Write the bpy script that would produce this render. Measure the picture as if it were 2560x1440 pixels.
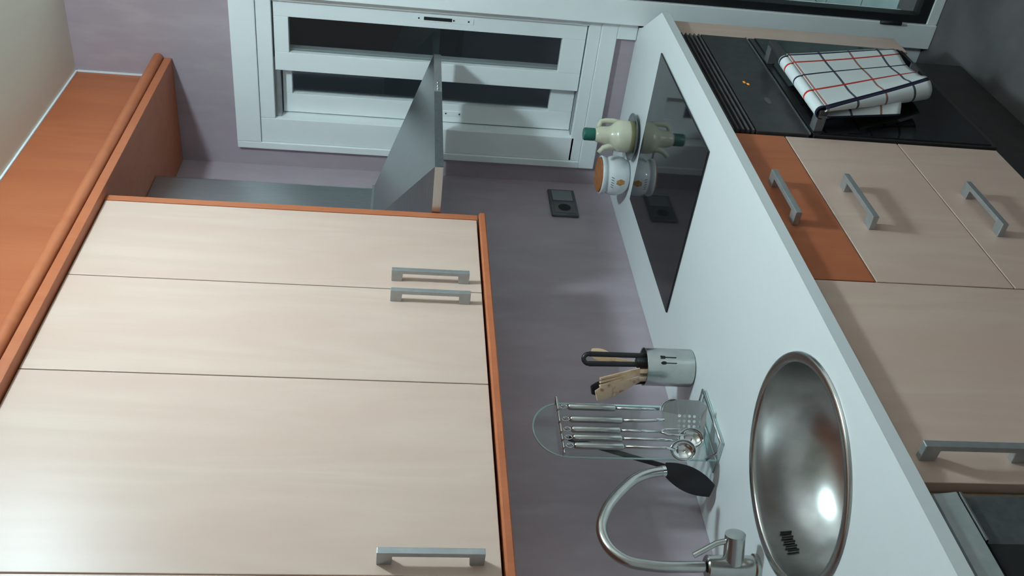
import bpy, bmesh, math, random
from mathutils import Vector, Matrix
random.seed(7)
for o in list(bpy.data.objects): bpy.data.objects.remove(o)
S = bpy.context.scene
COL = S.collection
# ------------------------------------------------------------------ camera
cam = bpy.data.cameras.new('camera'); cam_o = bpy.data.objects.new('camera', cam); COL.objects.link(cam_o)
F = 2366.0
R0 = Vector((-0.06923972, -0.10927539, -0.99159707))   # picture right (the phone was held on its side)
R1 = Vector((-0.60340417, 0.7961306, -0.04560113))     # picture down
R2 = Vector((0.79442386, 0.5951764, -0.12106109))      # view direction
m = Matrix.Identity(4)
for i in range(3):
    m[i][0] = R0[i]; m[i][1] = -R1[i]; m[i][2] = -R2[i]
m.translation = Vector((-2.94525606, -1.71809051, 1.64376453))
cam_o.matrix_world = m
cam.sensor_fit = 'HORIZONTAL'; cam.sensor_width = 36.0; cam.lens = F * 36.0 / 2560.0
cam.clip_start = 0.02; cam.clip_end = 100
S.camera = cam_o
# ------------------------------------------------------------------ world (night outside)
w = bpy.data.worlds.new('night'); S.world = w; w.use_nodes = True
w.node_tree.nodes['Background'].inputs[0].default_value = (0.02, 0.03, 0.035, 1)
w.node_tree.nodes['Background'].inputs[1].default_value = 0.5
# ------------------------------------------------------------------ light constants
LAMP_POS = (-1.22, -1.38, 2.650)      # flush ceiling lamp
LAMP_R, LAMP_H = 0.09, 0.042
LAMP_STRENGTH = 315.0
LAMP_COL = (0.72, 0.95, 1.04)
S.view_settings.view_transform = 'Standard'
S.view_settings.look = 'None'
S.view_settings.gamma = 1.0
S.view_settings.use_curve_mapping = False
S.view_settings.exposure = 0.0

# ------------------------------------------------------------------ materials
def srgb(r, g, b):
    f = lambda c: (c/255/12.92) if c/255 <= 0.04045 else ((c/255+0.055)/1.055)**2.4
    return (f(r), f(g), f(b), 1)
MATS = {}
def mat(name, col, rough=0.5, metal=0.0, spec=0.5, emit=None, trans=0.0, ior=1.45, coat=0.0):
    mt = bpy.data.materials.new(name); mt.use_nodes = True
    b = mt.node_tree.nodes['Principled BSDF']
    b.inputs['Base Color'].default_value = col; b.inputs['Roughness'].default_value = rough
    b.inputs['Metallic'].default_value = metal; b.inputs['Specular IOR Level'].default_value = spec
    b.inputs['Transmission Weight'].default_value = trans; b.inputs['IOR'].default_value = ior
    b.inputs['Coat Weight'].default_value = coat
    if emit:
        b.inputs['Emission Color'].default_value = emit[0]; b.inputs['Emission Strength'].default_value = emit[1]
    MATS[name] = mt
    return mt
def noise_mat(name, c1, c2, scale=(1, 1, 1), nscale=4.0, rough=0.5, spec=0.5, metal=0.0, detail=6, lo=0.35, hi=0.65, bump=0.0, c3=None, coords='Object'):
    mt = mat(name, c1, rough, metal, spec)
    nt = mt.node_tree; N = nt.nodes; L = nt.links; b = N['Principled BSDF']
    tc = N.new('ShaderNodeTexCoord'); mp = N.new('ShaderNodeMapping'); mp.inputs['Scale'].default_value = scale
    nz = N.new('ShaderNodeTexNoise'); nz.inputs['Scale'].default_value = nscale; nz.inputs['Detail'].default_value = detail
    rp = N.new('ShaderNodeValToRGB'); rp.color_ramp.elements[0].position = lo; rp.color_ramp.elements[1].position = hi
    rp.color_ramp.elements[0].color = c1; rp.color_ramp.elements[1].color = c2
    L.new(tc.outputs[coords], mp.inputs[0]); L.new(mp.outputs[0], nz.inputs['Vector']); L.new(nz.outputs['Fac'], rp.inputs[0])
    out = rp.outputs[0]
    if c3:
        nz2 = N.new('ShaderNodeTexNoise'); nz2.inputs['Scale'].default_value = nscale*7; nz2.inputs['Detail'].default_value = 4
        L.new(mp.outputs[0], nz2.inputs['Vector'])
        rp2 = N.new('ShaderNodeValToRGB'); rp2.color_ramp.elements[0].position = .45; rp2.color_ramp.elements[1].position = .8
        rp2.color_ramp.elements[0].color = (0, 0, 0, 1); rp2.color_ramp.elements[1].color = (.6, .6, .6, 1)
        L.new(nz2.outputs['Fac'], rp2.inputs[0])
        mx = N.new('ShaderNodeMix'); mx.data_type = 'RGBA'
        L.new(rp2.outputs[0], mx.inputs[0]); L.new(out, mx.inputs[6]); mx.inputs[7].default_value = c3
        out = mx.outputs[2]
    L.new(out, b.inputs['Base Color'])
    if bump:
        bp = N.new('ShaderNodeBump'); bp.inputs['Strength'].default_value = bump; bp.inputs['Distance'].default_value = .002
        L.new(nz.outputs['Fac'], bp.inputs['Height']); L.new(bp.outputs[0], b.inputs['Normal'])
    return mt
def wood_mat(name, base, dark, pink, rough, spec):
    """plain laminate with an upright, faint cathedral grain"""
    mt = mat(name, base, rough, 0, spec); nt = mt.node_tree; N = nt.nodes; L = nt.links; b = N['Principled BSDF']
    tc = N.new('ShaderNodeTexCoord')
    mp = N.new('ShaderNodeMapping'); mp.inputs['Scale'].default_value = (7, 7, 1.1)
    nz = N.new('ShaderNodeTexNoise'); nz.inputs['Scale'].default_value = 1.0; nz.inputs['Detail'].default_value = 3; nz.inputs['Distortion'].default_value = .6
    L.new(tc.outputs['Object'], mp.inputs[0]); L.new(mp.outputs[0], nz.inputs['Vector'])
    ring = N.new('ShaderNodeMath'); ring.operation = 'MULTIPLY'; ring.inputs[1].default_value = 34
    sn = N.new('ShaderNodeMath'); sn.operation = 'SINE'
    L.new(nz.outputs['Fac'], ring.inputs[0]); L.new(ring.outputs[0], sn.inputs[0])
    rp = N.new('ShaderNodeValToRGB'); rp.color_ramp.elements[0].position = .0; rp.color_ramp.elements[1].position = 1
    rp.color_ramp.elements[0].color = base; rp.color_ramp.elements[1].color = dark
    mr = N.new('ShaderNodeMapRange'); mr.inputs[1].default_value = -1; mr.inputs[2].default_value = 1; mr.inputs[3].default_value = 0; mr.inputs[4].default_value = .55
    L.new(sn.outputs[0], mr.inputs[0]); L.new(mr.outputs[0], rp.inputs[0])
    mp2 = N.new('ShaderNodeMapping'); mp2.inputs['Scale'].default_value = (9, 9, 2.2)
    nz2 = N.new('ShaderNodeTexNoise'); nz2.inputs['Scale'].default_value = .9; nz2.inputs['Detail'].default_value = 5
    L.new(tc.outputs['Object'], mp2.inputs[0]); L.new(mp2.outputs[0], nz2.inputs['Vector'])
    r2 = N.new('ShaderNodeMapRange'); r2.inputs[1].default_value = .42; r2.inputs[2].default_value = .7; r2.inputs[3].default_value = 0; r2.inputs[4].default_value = .8
    L.new(nz2.outputs['Fac'], r2.inputs[0])
    mx = N.new('ShaderNodeMix'); mx.data_type = 'RGBA'; mx.inputs[7].default_value = pink
    L.new(r2.outputs[0], mx.inputs[0]); L.new(rp.outputs[0], mx.inputs[6])
    mp3 = N.new('ShaderNodeMapping'); mp3.inputs['Scale'].default_value = (160, 160, 5)
    nz3 = N.new('ShaderNodeTexNoise'); nz3.inputs['Scale'].default_value = 1; nz3.inputs['Detail'].default_value = 3
    L.new(tc.outputs['Object'], mp3.inputs[0]); L.new(mp3.outputs[0], nz3.inputs['Vector'])
    r3 = N.new('ShaderNodeMapRange'); r3.inputs[1].default_value = .5; r3.inputs[2].default_value = .8; r3.inputs[3].default_value = 0; r3.inputs[4].default_value = .28
    L.new(nz3.outputs['Fac'], r3.inputs[0])
    mx2 = N.new('ShaderNodeMix'); mx2.data_type = 'RGBA'; mx2.inputs[7].default_value = dark
    L.new(r3.outputs[0], mx2.inputs[0]); L.new(mx.outputs[2], mx2.inputs[6])
    L.new(mx2.outputs[2], b.inputs['Base Color'])
    return mt

wood_mat('maple', (.67, .495, .405, 1), (.605, .43, .345, 1), (.635, .43, .355, 1), .37, .5)
wood_mat('cherry', (.47, .142, .058, 1), (.40, .108, .043, 1), (.49, .155, .066, 1), .42, .45)
noise_mat('wall_laminate', (.38, .31, .34, 1), (.45, .365, .402, 1), (1, 1, .35), 3.0, .42, .4, c3=(.48, .415, .44, 1))
noise_mat('paint_white', (.90, .86, .82, 1), (.92, .88, .85, 1), nscale=3, rough=.7)
noise_mat('ceiling_paint', (.76, .74, .64, 1), (.80, .78, .68, 1), nscale=2, rough=.85, spec=.2)
noise_mat('floor_tile', (.075, .07, .07, 1), (.125, .115, .115, 1), nscale=5, rough=.45, spec=.4)
noise_mat('worktop_white', (.71, .735, .74, 1), (.72, .742, .747, 1), nscale=60, rough=.33, spec=.5)
noise_mat('lacquer_white', (.84, .875, .87, 1), (.87, .895, .89, 1), nscale=9, rough=.32, spec=.5)
noise_mat('steel', (.50, .51, .51, 1), (.56, .57, .57, 1), (1, 1, 30), 20, .30, .5, metal=1)
noise_mat('steel_satin', (.38, .40, .41, 1), (.44, .46, .47, 1), (30, 1, 1), 16, .36, .5, metal=1)
noise_mat('steel_bowl', (.50, .50, .49, 1), (.56, .56, .55, 1), nscale=40, rough=.27, metal=1)
mat('chrome', (.66, .67, .67, 1), .10, 1)
noise_mat('steel_tube', (.48, .49, .47, 1), (.54, .54, .52, 1), nscale=50, rough=.24, metal=1)
noise_mat('alu_grey', (.40, .42, .43, 1), (.45, .46, .47, 1), nscale=60, rough=.42, metal=.75)
mat('glass_black', (.010, .010, .012, 1), .045, 0, .5)
mat('oven_black', (.03, .027, .027, 1), .28, 0, .5)
noise_mat('slat_grey', (.06, .055, .058, 1), (.08, .074, .076, 1), nscale=40, rough=.35)
noise_mat('oven_panel', (.035, .031, .032, 1), (.05, .045, .046, 1), nscale=40, rough=.35)
mat('rubber_black', (.012, .012, .013, 1), .5)
mat('slot_dark', (.01, .01, .01, 1), .7)
mat('plastic_black', (.015, .014, .016, 1), .38)
mat('pane', (.85, .9, .9, 1), .02, 0, .5, trans=1.0, ior=1.45)
mat('acrylic_edge', (.50, .66, .64, 1), .2, 0, .5)
def thin_clear(name):
    mt = bpy.data.materials.new(name); mt.use_nodes = True; N = mt.node_tree.nodes; L = mt.node_tree.links; N.clear()
    o = N.new('ShaderNodeOutputMaterial'); mx = N.new('ShaderNodeMixShader'); lw = N.new('ShaderNodeLayerWeight'); lw.inputs[0].default_value = .5; pw = N.new('ShaderNodeMath'); pw.operation = 'POWER'; pw.inputs[1].default_value = 4.0
    fr = N.new('ShaderNodeMath'); fr.operation = 'MULTIPLY_ADD'; fr.inputs[1].default_value = .5; fr.inputs[2].default_value = .035; L.new(lw.outputs['Facing'], pw.inputs[0]); L.new(pw.outputs[0], fr.inputs[0])
    tr = N.new('ShaderNodeBsdfTransparent'); tr.inputs[0].default_value = (.94, .975, .97, 1); gl = N.new('ShaderNodeBsdfGlossy'); gl.inputs['Roughness'].default_value = .04
    L.new(fr.outputs[0], mx.inputs[0]); L.new(tr.outputs[0], mx.inputs[1]); L.new(gl.outputs[0], mx.inputs[2]); L.new(mx.outputs[0], o.inputs[0])
    MATS[name] = mt
thin_clear('acrylic')
mat('caulk', (.80, .86, .88, 1), .5)
noise_mat('ceramic', (.74, .77, .78, 1), (.77, .79, .80, 1), nscale=10, rough=.12)
noise_mat('cork', (.34, .12, .045, 1), (.44, .17, .07, 1), nscale=60, rough=.8, spec=.2)
noise_mat('cream_plastic', (.60, .58, .44, 1), (.64, .62, .48, 1), nscale=12, rough=.25)
mat('olive_band', (.20, .185, .09, 1), .4)
mat('amber', (.34, .17, .08, 1), .4)
mat('green_cap', (.015, .12, .085, 1), .4)
noise_mat('dish_grey', (.12, .135, .14, 1), (.17, .185, .19, 1), nscale=15, rough=.25)
noise_mat('spoon_wood', (.58, .36, .21, 1), (.70, .49, .32, 1), (1, 1, .25), 60, .6, .3)
noise_mat('knot_wood', (.66, .46, .32, 1), (.40, .18, .10, 1), nscale=55, rough=.6, lo=.55, hi=.68)
mat('ink', (.03, .03, .035, 1), .6)
noise_mat('flower_print', (.42, .20, .06, 1), (.62, .36, .14, 1), nscale=90, rough=.3)
mat('orange_digit', (.8, .25, .02, 1), .5, emit=((1, .35, .04, 1), .30))
mat('grey_print', (.10, .10, .11, 1), .4)
noise_mat('socket_grey', (.085, .085, .09, 1), (.11, .11, .115, 1), nscale=30, rough=.4)
mat('socket_light', (.20, .215, .235, 1), .35)
noise_mat('plinth_dark', (.035, .033, .032, 1), (.05, .047, .045, 1), nscale=20, rough=.5)
noise_mat('slate_panel', (.06, .068, .07, 1), (.085, .092, .095, 1), nscale=70, rough=.4)
noise_mat('silver_strip', (.36, .40, .40, 1), (.42, .45, .45, 1), nscale=50, rough=.35, metal=.6)
noise_mat('carcass', (.36, .24, .16, 1), (.42, .29, .2, 1), nscale=20, rough=.6)
noise_mat('terrace_tile', (.30, .36, .37, 1), (.38, .44, .45, 1), nscale=6, rough=.5)
noise_mat('terrace_wall', (.10, .05, .04, 1), (.16, .09, .07, 1), nscale=6, rough=.8)
mat('lamp_opal', (.9, .9, .9, 1), .5, emit=((LAMP_COL[0], LAMP_COL[1], LAMP_COL[2], 1), LAMP_STRENGTH))
mat('terrace_fill_glow', (.9, .9, .9, 1), .5, emit=((.75, 1, .98, 1), 900.0))  # glow of the added light over the terrace

# towel: white cloth, red and navy lines on the woven (UV) grid
def towel_material():
    mt = mat('towel', (.8, .82, .82, 1), .9, 0, .2); nt = mt.node_tree; N = nt.nodes; L = nt.links; b = N['Principled BSDF']
    uv = N.new('ShaderNodeUVMap'); sp = N.new('ShaderNodeSeparateXYZ'); L.new(uv.outputs[0], sp.inputs[0])
    def line(sock, pos, width):
        s = N.new('ShaderNodeMath'); s.operation = 'SUBTRACT'; s.inputs[1].default_value = pos; L.new(sock, s.inputs[0])
        a = N.new('ShaderNodeMath'); a.operation = 'ABSOLUTE'; L.new(s.outputs[0], a.inputs[0])
        c = N.new('ShaderNodeMath'); c.operation = 'LESS_THAN'; c.inputs[1].default_value = width; L.new(a.outputs[0], c.inputs[0])
        return c.outputs[0]
    cur = None
    base = N.new('ShaderNodeRGB'); base.outputs[0].default_value = (.74, .77, .77, 1); cur = base.outputs[0]
    red = (.50, .035, .02, 1); faint = (.33, .15, .13, 1); navy = (.022, .022, .045, 1); grey = (.09, .09, .12, 1)
    spec = [('v', .075, .009, faint), ('v', .325, .010, grey), ('v', .575, .009, faint), ('v', .825, .010, grey),
            ('v', -.175, .01, grey), ('v', -.425, .009, faint),
            ('u', .175, .013, red), ('u', .425, .012, navy), ('u', .70, .013, red), ('u', .025, .014, navy),
            ('u', 1.0, .026, navy), ('u', 1.26, .012, faint), ('u', 1.5, .012, navy)]
    for ax, pos, wd, colr in spec:
        f = line(sp.outputs[0 if ax == 'u' else 1], pos, wd)
        mx = N.new('ShaderNodeMix'); mx.data_type = 'RGBA'; mx.inputs[7].default_value = colr
        L.new(f, mx.inputs[0]); L.new(cur, mx.inputs[6]); cur = mx.outputs[2]
    L.new(cur, b.inputs['Base Color'])
    nz = N.new('ShaderNodeTexNoise'); nz.inputs['Scale'].default_value = 300
    bp = N.new('ShaderNodeBump'); bp.inputs['Strength'].default_value = .3; bp.inputs['Distance'].default_value = .001
    L.new(nz.outputs['Fac'], bp.inputs['Height']); L.new(bp.outputs[0], b.inputs['Normal'])
towel_material()

# ------------------------------------------------------------------ mesh helpers (shapes are written in room coordinates)
def box(bm, a, b, bev=0.0):
    x0, x1 = sorted((a[0], b[0])); y0, y1 = sorted((a[1], b[1])); z0, z1 = sorted((a[2], b[2]))
    v = [bm.verts.new(p) for p in ((x0, y0, z0), (x1, y0, z0), (x1, y1, z0), (x0, y1, z0), (x0, y0, z1), (x1, y0, z1), (x1, y1, z1), (x0, y1, z1))]
    fs = [bm.faces.new([v[i] for i in q]) for q in ((0, 3, 2, 1), (4, 5, 6, 7), (0, 1, 5, 4), (1, 2, 6, 5), (2, 3, 7, 6), (3, 0, 4, 7))]
    if bev > 0:
        es = list({e for f in fs for e in f.edges})
        bmesh.ops.bevel(bm, geom=es, offset=bev, segments=2, affect='EDGES', profile=.5)
    return bm
def B(a, b, bev=0.0): return box(bmesh.new(), a, b, bev)
def boxes(lst, bev=0.0):
    bm = bmesh.new()
    for a, b in lst: box(bm, a, b, bev)
    return bm
def tube(bm, pts, r, n=12, cap=True, closed=False):
    pts = [Vector(p) for p in pts]; rs = r if isinstance(r, (list, tuple)) else [r]*len(pts)
    rings = []; prev = None; k = len(pts)
    for i, p in enumerate(pts):
        if closed: t = (pts[(i+1) % k]-pts[i-1]).normalized()
        else: t = (pts[min(i+1, k-1)]-pts[max(i-1, 0)]).normalized()
        if prev is None:
            a = Vector((0, 0, 1)) if abs(t.z) < .9 else Vector((1, 0, 0)); nrm = t.cross(a).normalized()
        else:
            nrm = (prev-t*prev.dot(t)).normalized()
        prev = nrm; bn = t.cross(nrm)
        rings.append([bm.verts.new(p+(nrm*math.cos(2*math.pi*j/n)+bn*math.sin(2*math.pi*j/n))*rs[i]) for j in range(n)])
    for i in range(k if closed else k-1):
        A, Bq = rings[i], rings[(i+1) % k]
        for j in range(n): bm.faces.new((A[j], A[(j+1) % n], Bq[(j+1) % n], Bq[j]))
    if cap and not closed:
        bm.faces.new(rings[0][::-1]); bm.faces.new(rings[-1])
    return bm
def lathe(bm, c, prof, n=40, capb=False, capt=False):
    rings = []
    for r, z in prof:
        rings.append([bm.verts.new((c[0]+r*math.cos(2*math.pi*j/n), c[1]+r*math.sin(2*math.pi*j/n), z)) for j in range(n)])
    for i in range(len(prof)-1):
        A, Bq = rings[i], rings[i+1]
        for j in range(n): bm.faces.new((A[j], A[(j+1) % n], Bq[(j+1) % n], Bq[j]))
    if capb: bm.faces.new(rings[0][::-1])
    if capt: bm.faces.new(rings[-1])
    return bm
def prism(bm, poly, axis, a, b):
    """poly: 2D points, swept along axis from a to b. axis x: (y,z), y: (x,z), z: (x,y)"""
    def P(q, t):
        return {'x': (t, q[0], q[1]), 'y': (q[0], t, q[1]), 'z': (q[0], q[1], t)}[axis]
    A = [bm.verts.new(P(q, a)) for q in poly]; Bq = [bm.verts.new(P(q, b)) for q in poly]
    n = len(poly)
    bm.faces.new(A); bm.faces.new(Bq[::-1])
    for i in range(n): bm.faces.new((A[i], Bq[i], Bq[(i+1) % n], A[(i+1) % n]))
    return bm
def holed_slab(outer, holes, z0, z1):
    """flat slab (x,y outline) with holes"""
    bm = bmesh.new(); es = []
    for loop in [outer]+holes:
        vs = [bm.verts.new((p[0], p[1], z1)) for p in loop]
        es += [bm.edges.new((vs[i], vs[(i+1) % len(vs)])) for i in range(len(vs))]
    bmesh.ops.triangle_fill(bm, use_beauty=True, use_dissolve=False, edges=es, normal=(0, 0, 1))
    r = bmesh.ops.extrude_face_region(bm, geom=list(bm.faces))
    bmesh.ops.translate(bm, verts=[v for v in r['geom'] if isinstance(v, bmesh.types.BMVert)], vec=(0, 0, z0-z1))
    return bm
def wl(o):
    v = Vector(o.location)
    while o.parent: o = o.parent; v += Vector(o.location)
    return v
def obj(name, bm, material, parent=None, smooth=False, keep=False, loc=None):
    if not keep: bmesh.ops.recalc_face_normals(bm, faces=bm.faces)
    me = bpy.data.meshes.new(name)
    org = wl(parent) if parent else (Vector(loc) if loc else Vector((0, 0, 0)))
    for v in bm.verts: v.co -= org
    bm.to_mesh(me); bm.free()
    if smooth:
        for p in me.polygons: p.use_smooth = True
    o = bpy.data.objects.new(name, me); COL.objects.link(o); me.materials.append(MATS[material])
    if parent: o.parent = parent
    else: o.location = org
    if smooth == 'auto':
        md = o.modifiers.new('edges', 'EDGE_SPLIT'); md.split_angle = math.radians(38)
    return o
def tag(o, label, cat, group=None):
    o['label'] = label; o['category'] = cat
    if group: o['group'] = group
    return o
def thing(name, label, cat, loc, group=None):
    o = bpy.data.objects.new(name, None); COL.objects.link(o); o.location = loc; o.empty_display_size = .05
    return tag(o, label, cat, group)
def struct(name, bm=None, material=None, parent=None, loc=(0, 0, 0)):
    if bm is None:
        o = bpy.data.objects.new(name, None); COL.objects.link(o); o.location = loc
    else: o = obj(name, bm, material, parent)
    if parent is None: o['kind'] = 'structure'
    return o
def arc(cx, cy, r, a0, a1, n):
    return [(cx+r*math.cos(math.radians(a0+(a1-a0)*i/n)), cy+r*math.sin(math.radians(a0+(a1-a0)*i/n))) for i in range(n+1)]

# ------------------------------------------------------------------ room shell
XL, YF, ZC = -3.80, -2.55, 2.70
ZF = -.082            # finished floor
DX = -0.05            # face of the door wall
struct('floor', B((XL-.2, YF-.2, ZF-.06), (.25, .2, ZF)), 'floor_tile')
struct('ceiling', B((XL-.2, YF-.2, ZC), (.25, .2, ZC+.06)), 'ceiling_paint')
struct('wall_back', B((XL-.2, 0, ZF), (.25, .2, ZC)), 'wall_laminate')
WY0, WY1, WZ0, WZ1 = -.60, -.10, 1.02, 2.12      # hole for the window
struct('wall_window', boxes([((0, -.622, ZF), (.22, 0, WZ0)), ((0, -.622, WZ1), (.22, 0, ZC)), ((0, -.622, WZ0), (.22, WY0, WZ1)), ((0, WY1, WZ0), (.22, 0, WZ1))]), 'wall_laminate')
DY0, DY1, DZ1 = -1.60, -.66, 2.14
struct('wall_door', boxes([((DX+.012, -.622, ZF), (.22, DY1, ZC)), ((DX+.012, DY0, DZ1), (.22, DY1, ZC)), ((DX+.012, YF, ZF), (.22, DY0, ZC))]), 'paint_white')
struct('wall_left', B((XL-.2, YF, ZF), (XL, 0, ZC)), 'paint_white')
struct('wall_front', B((XL-.2, YF-.2, ZF), (.25, YF, ZC)), 'paint_white')
# caulk bead where the frieze meets the ceiling and the window wall
bm = bmesh.new(); box(bm, (XL, -.3105, ZC-.006), (-.004, -.3055, ZC-.0002)); box(bm, (-.006, -.3105, 2.455), (-.0003, -.3055, ZC-.006))
struct('trim_1', bm, 'caulk')
struct('trim_2', B((-.008, -.619, ZF+.001), (-.0002, -.40, .165)), 'lacquer_white')

# ------------------------------------------------------------------ sliding window
win = struct('window_1', loc=(0, -.33, .966))
cas = boxes([((-.016, -.096, 1.02), (.0, -.071, 2.204)), ((-.016, -.618, 2.124), (0, -.096, 2.204)), ((-.016, -.618, .966), (0, -.071, 1.02)), ((-.016, -.618, 1.02), (0, -.605, 2.124)),
             ((-.016, -.618, .9012), (0, -.56, .966))], .0025)
obj('casing', cas, 'lacquer_white', win)
fr = boxes([((-.009, -.186, 1.05), (.10, -.0965, 2.1235)), ((-.009, -.6045, 2.075), (.10, -.186, 2.1235)), ((-.009, -.6045, 1.0205), (.10, -.0965, 1.06)), ((-.009, -.6045, 1.06), (.10, -.594, 2.075))], .002)
obj('frame', fr, 'lacquer_white', win)
def sash(y0, y1, gy0, gy1, x, gz0, gz1, z1=2.070):
    z0 = 1.064
    s = boxes([((x, y0, z0), (x+.03, gy0, z1)), ((x, gy1, z0), (x+.03, y1, z1)), ((x, gy0, gz1), (x+.03, gy1, z1)), ((x, gy0, z0), (x+.03, gy1, gz0))], .0015)
    so = obj('sash', s, 'lacquer_white', win)
    obj('pane', B((x+.019, gy0-.004, gz0-.004), (x+.023, gy1+.004, gz1+.004)), 'pane', so)
    return so
s1 = sash(-.592, -.357, -.54, -.42, .004, 1.14, 2.024)
s2 = sash(-.42, -.19, -.395, -.258, .042, 1.147, 2.022, 2.052)
obj('track', B((.010, -.40, 2.056), (.10, -.187, 2.0745)), 'alu_grey', win)
obj('lock_plate', B((.0025, -.581, 1.436), (.0042, -.561, 1.622), .0006), 'lacquer_white', s1)
obj('lock_slot', B((.0018, -.577, 1.506), (.003, -.566, 1.596)), 'slot_dark', s1)
for z in (1.612, 1.500, 1.452):
    obj('screw', tube(bmesh.new(), [(.0016, -.571, z), (.003, -.571, z)], .0028, 10), 'slot_dark', s1)
obj('lock_plate', B((.0403, -.232, 1.436), (.0422, -.214, 1.60), .0006), 'lacquer_white', s2)
obj('lock_slot', B((.0396, -.228, 1.515), (.041, -.218, 1.59)), 'slot_dark', s2)
for z in (1.502, 1.455):
    obj('screw', tube(bmesh.new(), [(.0394, -.223, z), (.041, -.223, z)], .0028, 10), 'slot_dark', s2)
obj('track', B((.012, -.40, 1.0605), (.036, -.187, 1.0635)), 'alu_grey', win)

# ------------------------------------------------------------------ glazed balcony door
door = struct('door_1', loc=(DX, -1.15, ZF))
DA, DB = -.703, -1.56
obj('frame', boxes([((DX, DA, ZF+.001), (DX+.09, -.6225, 2.20)), ((DX, -1.66, ZF+.001), (DX+.09, DB, 2.20)), ((DX, DB, 2.09), (DX+.09, DA, 2.20)), ((DX+.006, DB, ZF+.001), (DX+.09, DA, ZF+.036))], .002), 'lacquer_white', door)
obj('gasket', boxes([((DX+.010, DA-.027, ZF+.037), (DX+.055, DA-.001, 2.088)), ((DX+.010, DB+.001, ZF+.037), (DX+.055, DB+.027, 2.088)), ((DX+.010, DB+.027, ZF+.037), (DX+.055, DA-.027, ZF+.074)), ((DX+.010, DB+.027, 2.06), (DX+.055, DA-.027, 2.088))], .0015), 'rubber_black', door)
obj('pane', B((DX+.030, DB+.025, ZF+.072), (DX+.036, DA-.025, 2.062)), 'pane', door)
obj('hinge', tube(bmesh.new(), [(DX-.005, DA-.001, ZF+.13), (DX-.005, DA-.001, ZF+.20)], .007, 12), 'rubber_black', door, True)
# the terrace beyond the door
tf = struct('terrace_floor', B((.222, -2.6, ZF-.06), (2.4, .3, ZF-.012)), 'slot_dark')
tile0 = None
for i in range(7):
    for j in range(9):
        x0, y0 = .224+i*.31, -2.59+j*.31
        if tile0 is None:
            tile0 = obj('tile', B((x0, y0, ZF-.012), (x0+.304, y0+.304, ZF-.004), .0012), 'terrace_tile', tf); base = (x0, y0)
        else:
            t = tile0.copy(); COL.objects.link(t); t.parent = tf; t.location = (x0-base[0], y0-base[1], 0)
struct('wall_terrace', B((2.4, -2.6, ZF-.06), (2.5, .3, 1.1)), 'terrace_wall')
tl = thing('terrace_fill_light', 'added unseen fill light on the outer wall, brightening the terrace tiles', 'lamp', (.2205, -1.2, 2.35))  # added light out of view, brightens the terrace floor behind the glass
obj('fill_backplate', tube(bmesh.new(), [(.2205, -1.2, 2.35), (.245, -1.2, 2.35)], .09, 24), 'lacquer_white', tl, 'auto')
bm = bmesh.new(); bmesh.ops.create_uvsphere(bm, u_segments=20, v_segments=12, radius=.075)
for v in bm.verts: v.co = Vector((.30+v.co.x*.7, -1.2+v.co.y, 2.35+v.co.z))
obj('fill_globe', bm, 'terrace_fill_glow', tl, True)

# ------------------------------------------------------------------ ceiling lamp (above and in front of the worktop)
lp = thing('ceiling_lamp', 'round opal flush lamp on the ceiling over the kitchen floor', 'lamp', (LAMP_POS[0], LAMP_POS[1], ZC))
obj('canopy', lathe(bmesh.new(), LAMP_POS, [(.11, ZC-.0005), (.11, ZC-.004), (.10, ZC-.0075), (.08, ZC-.0075)], 40, True, True), 'lacquer_white', lp, 'auto')
bm = bmesh.new(); bmesh.ops.create_uvsphere(bm, u_segments=24, v_segments=14, radius=LAMP_R)
for v in bm.verts: v.co = Vector(LAMP_POS)+Vector((v.co.x, v.co.y, v.co.z*LAMP_H/LAMP_R))
obj('opal_globe', bm, 'lamp_opal', lp, True)

# ------------------------------------------------------------------ bow handle
def bow_handle(parent, c, length, axis, y_face, stand=.032, wd=.013, foot=.026):
    """square bow handle standing off a front at y_face (towards -y). c = (x, z) middle"""
    bm = bmesh.new(); h = length/2; w2 = wd/2
    prof = [(-h, 0), (-h, stand), (h, stand), (h, 0), (h-foot, 0), (h-foot-.001, stand-.010), (-h+foot+.001, stand-.010), (-h+foot, 0)]
    top = []; bot = []
    for s, d in prof:
        for lst, o in ((top, w2), (bot, -w2)):
            p = (c[0]+o, y_face-d, c[1]+s) if axis == 'z' else (c[0]+s, y_face-d, c[1]+o)
            lst.append(bm.verts.new(p))
    bm.faces.new((top[0], top[1], top[6], top[7])); bm.faces.new((top[1], top[2], top[5], top[6])); bm.faces.new((top[2], top[3], top[4], top[5]))
    bm.faces.new((bot[7], bot[6], bot[1], bot[0])); bm.faces.new((bot[6], bot[5], bot[2], bot[1])); bm.faces.new((bot[5], bot[4], bot[3], bot[2]))
    for i in range(8): bm.faces.new((top[i], bot[i], bot[(i+1) % 8], top[(i+1) % 8]))
    o = obj('handle', bm, 'alu_grey', parent)
    bv = o.modifiers.new('bevel', 'BEVEL'); bv.width = .0012; bv.segments = 2; bv.limit_method = 'ANGLE'
    return o

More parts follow.
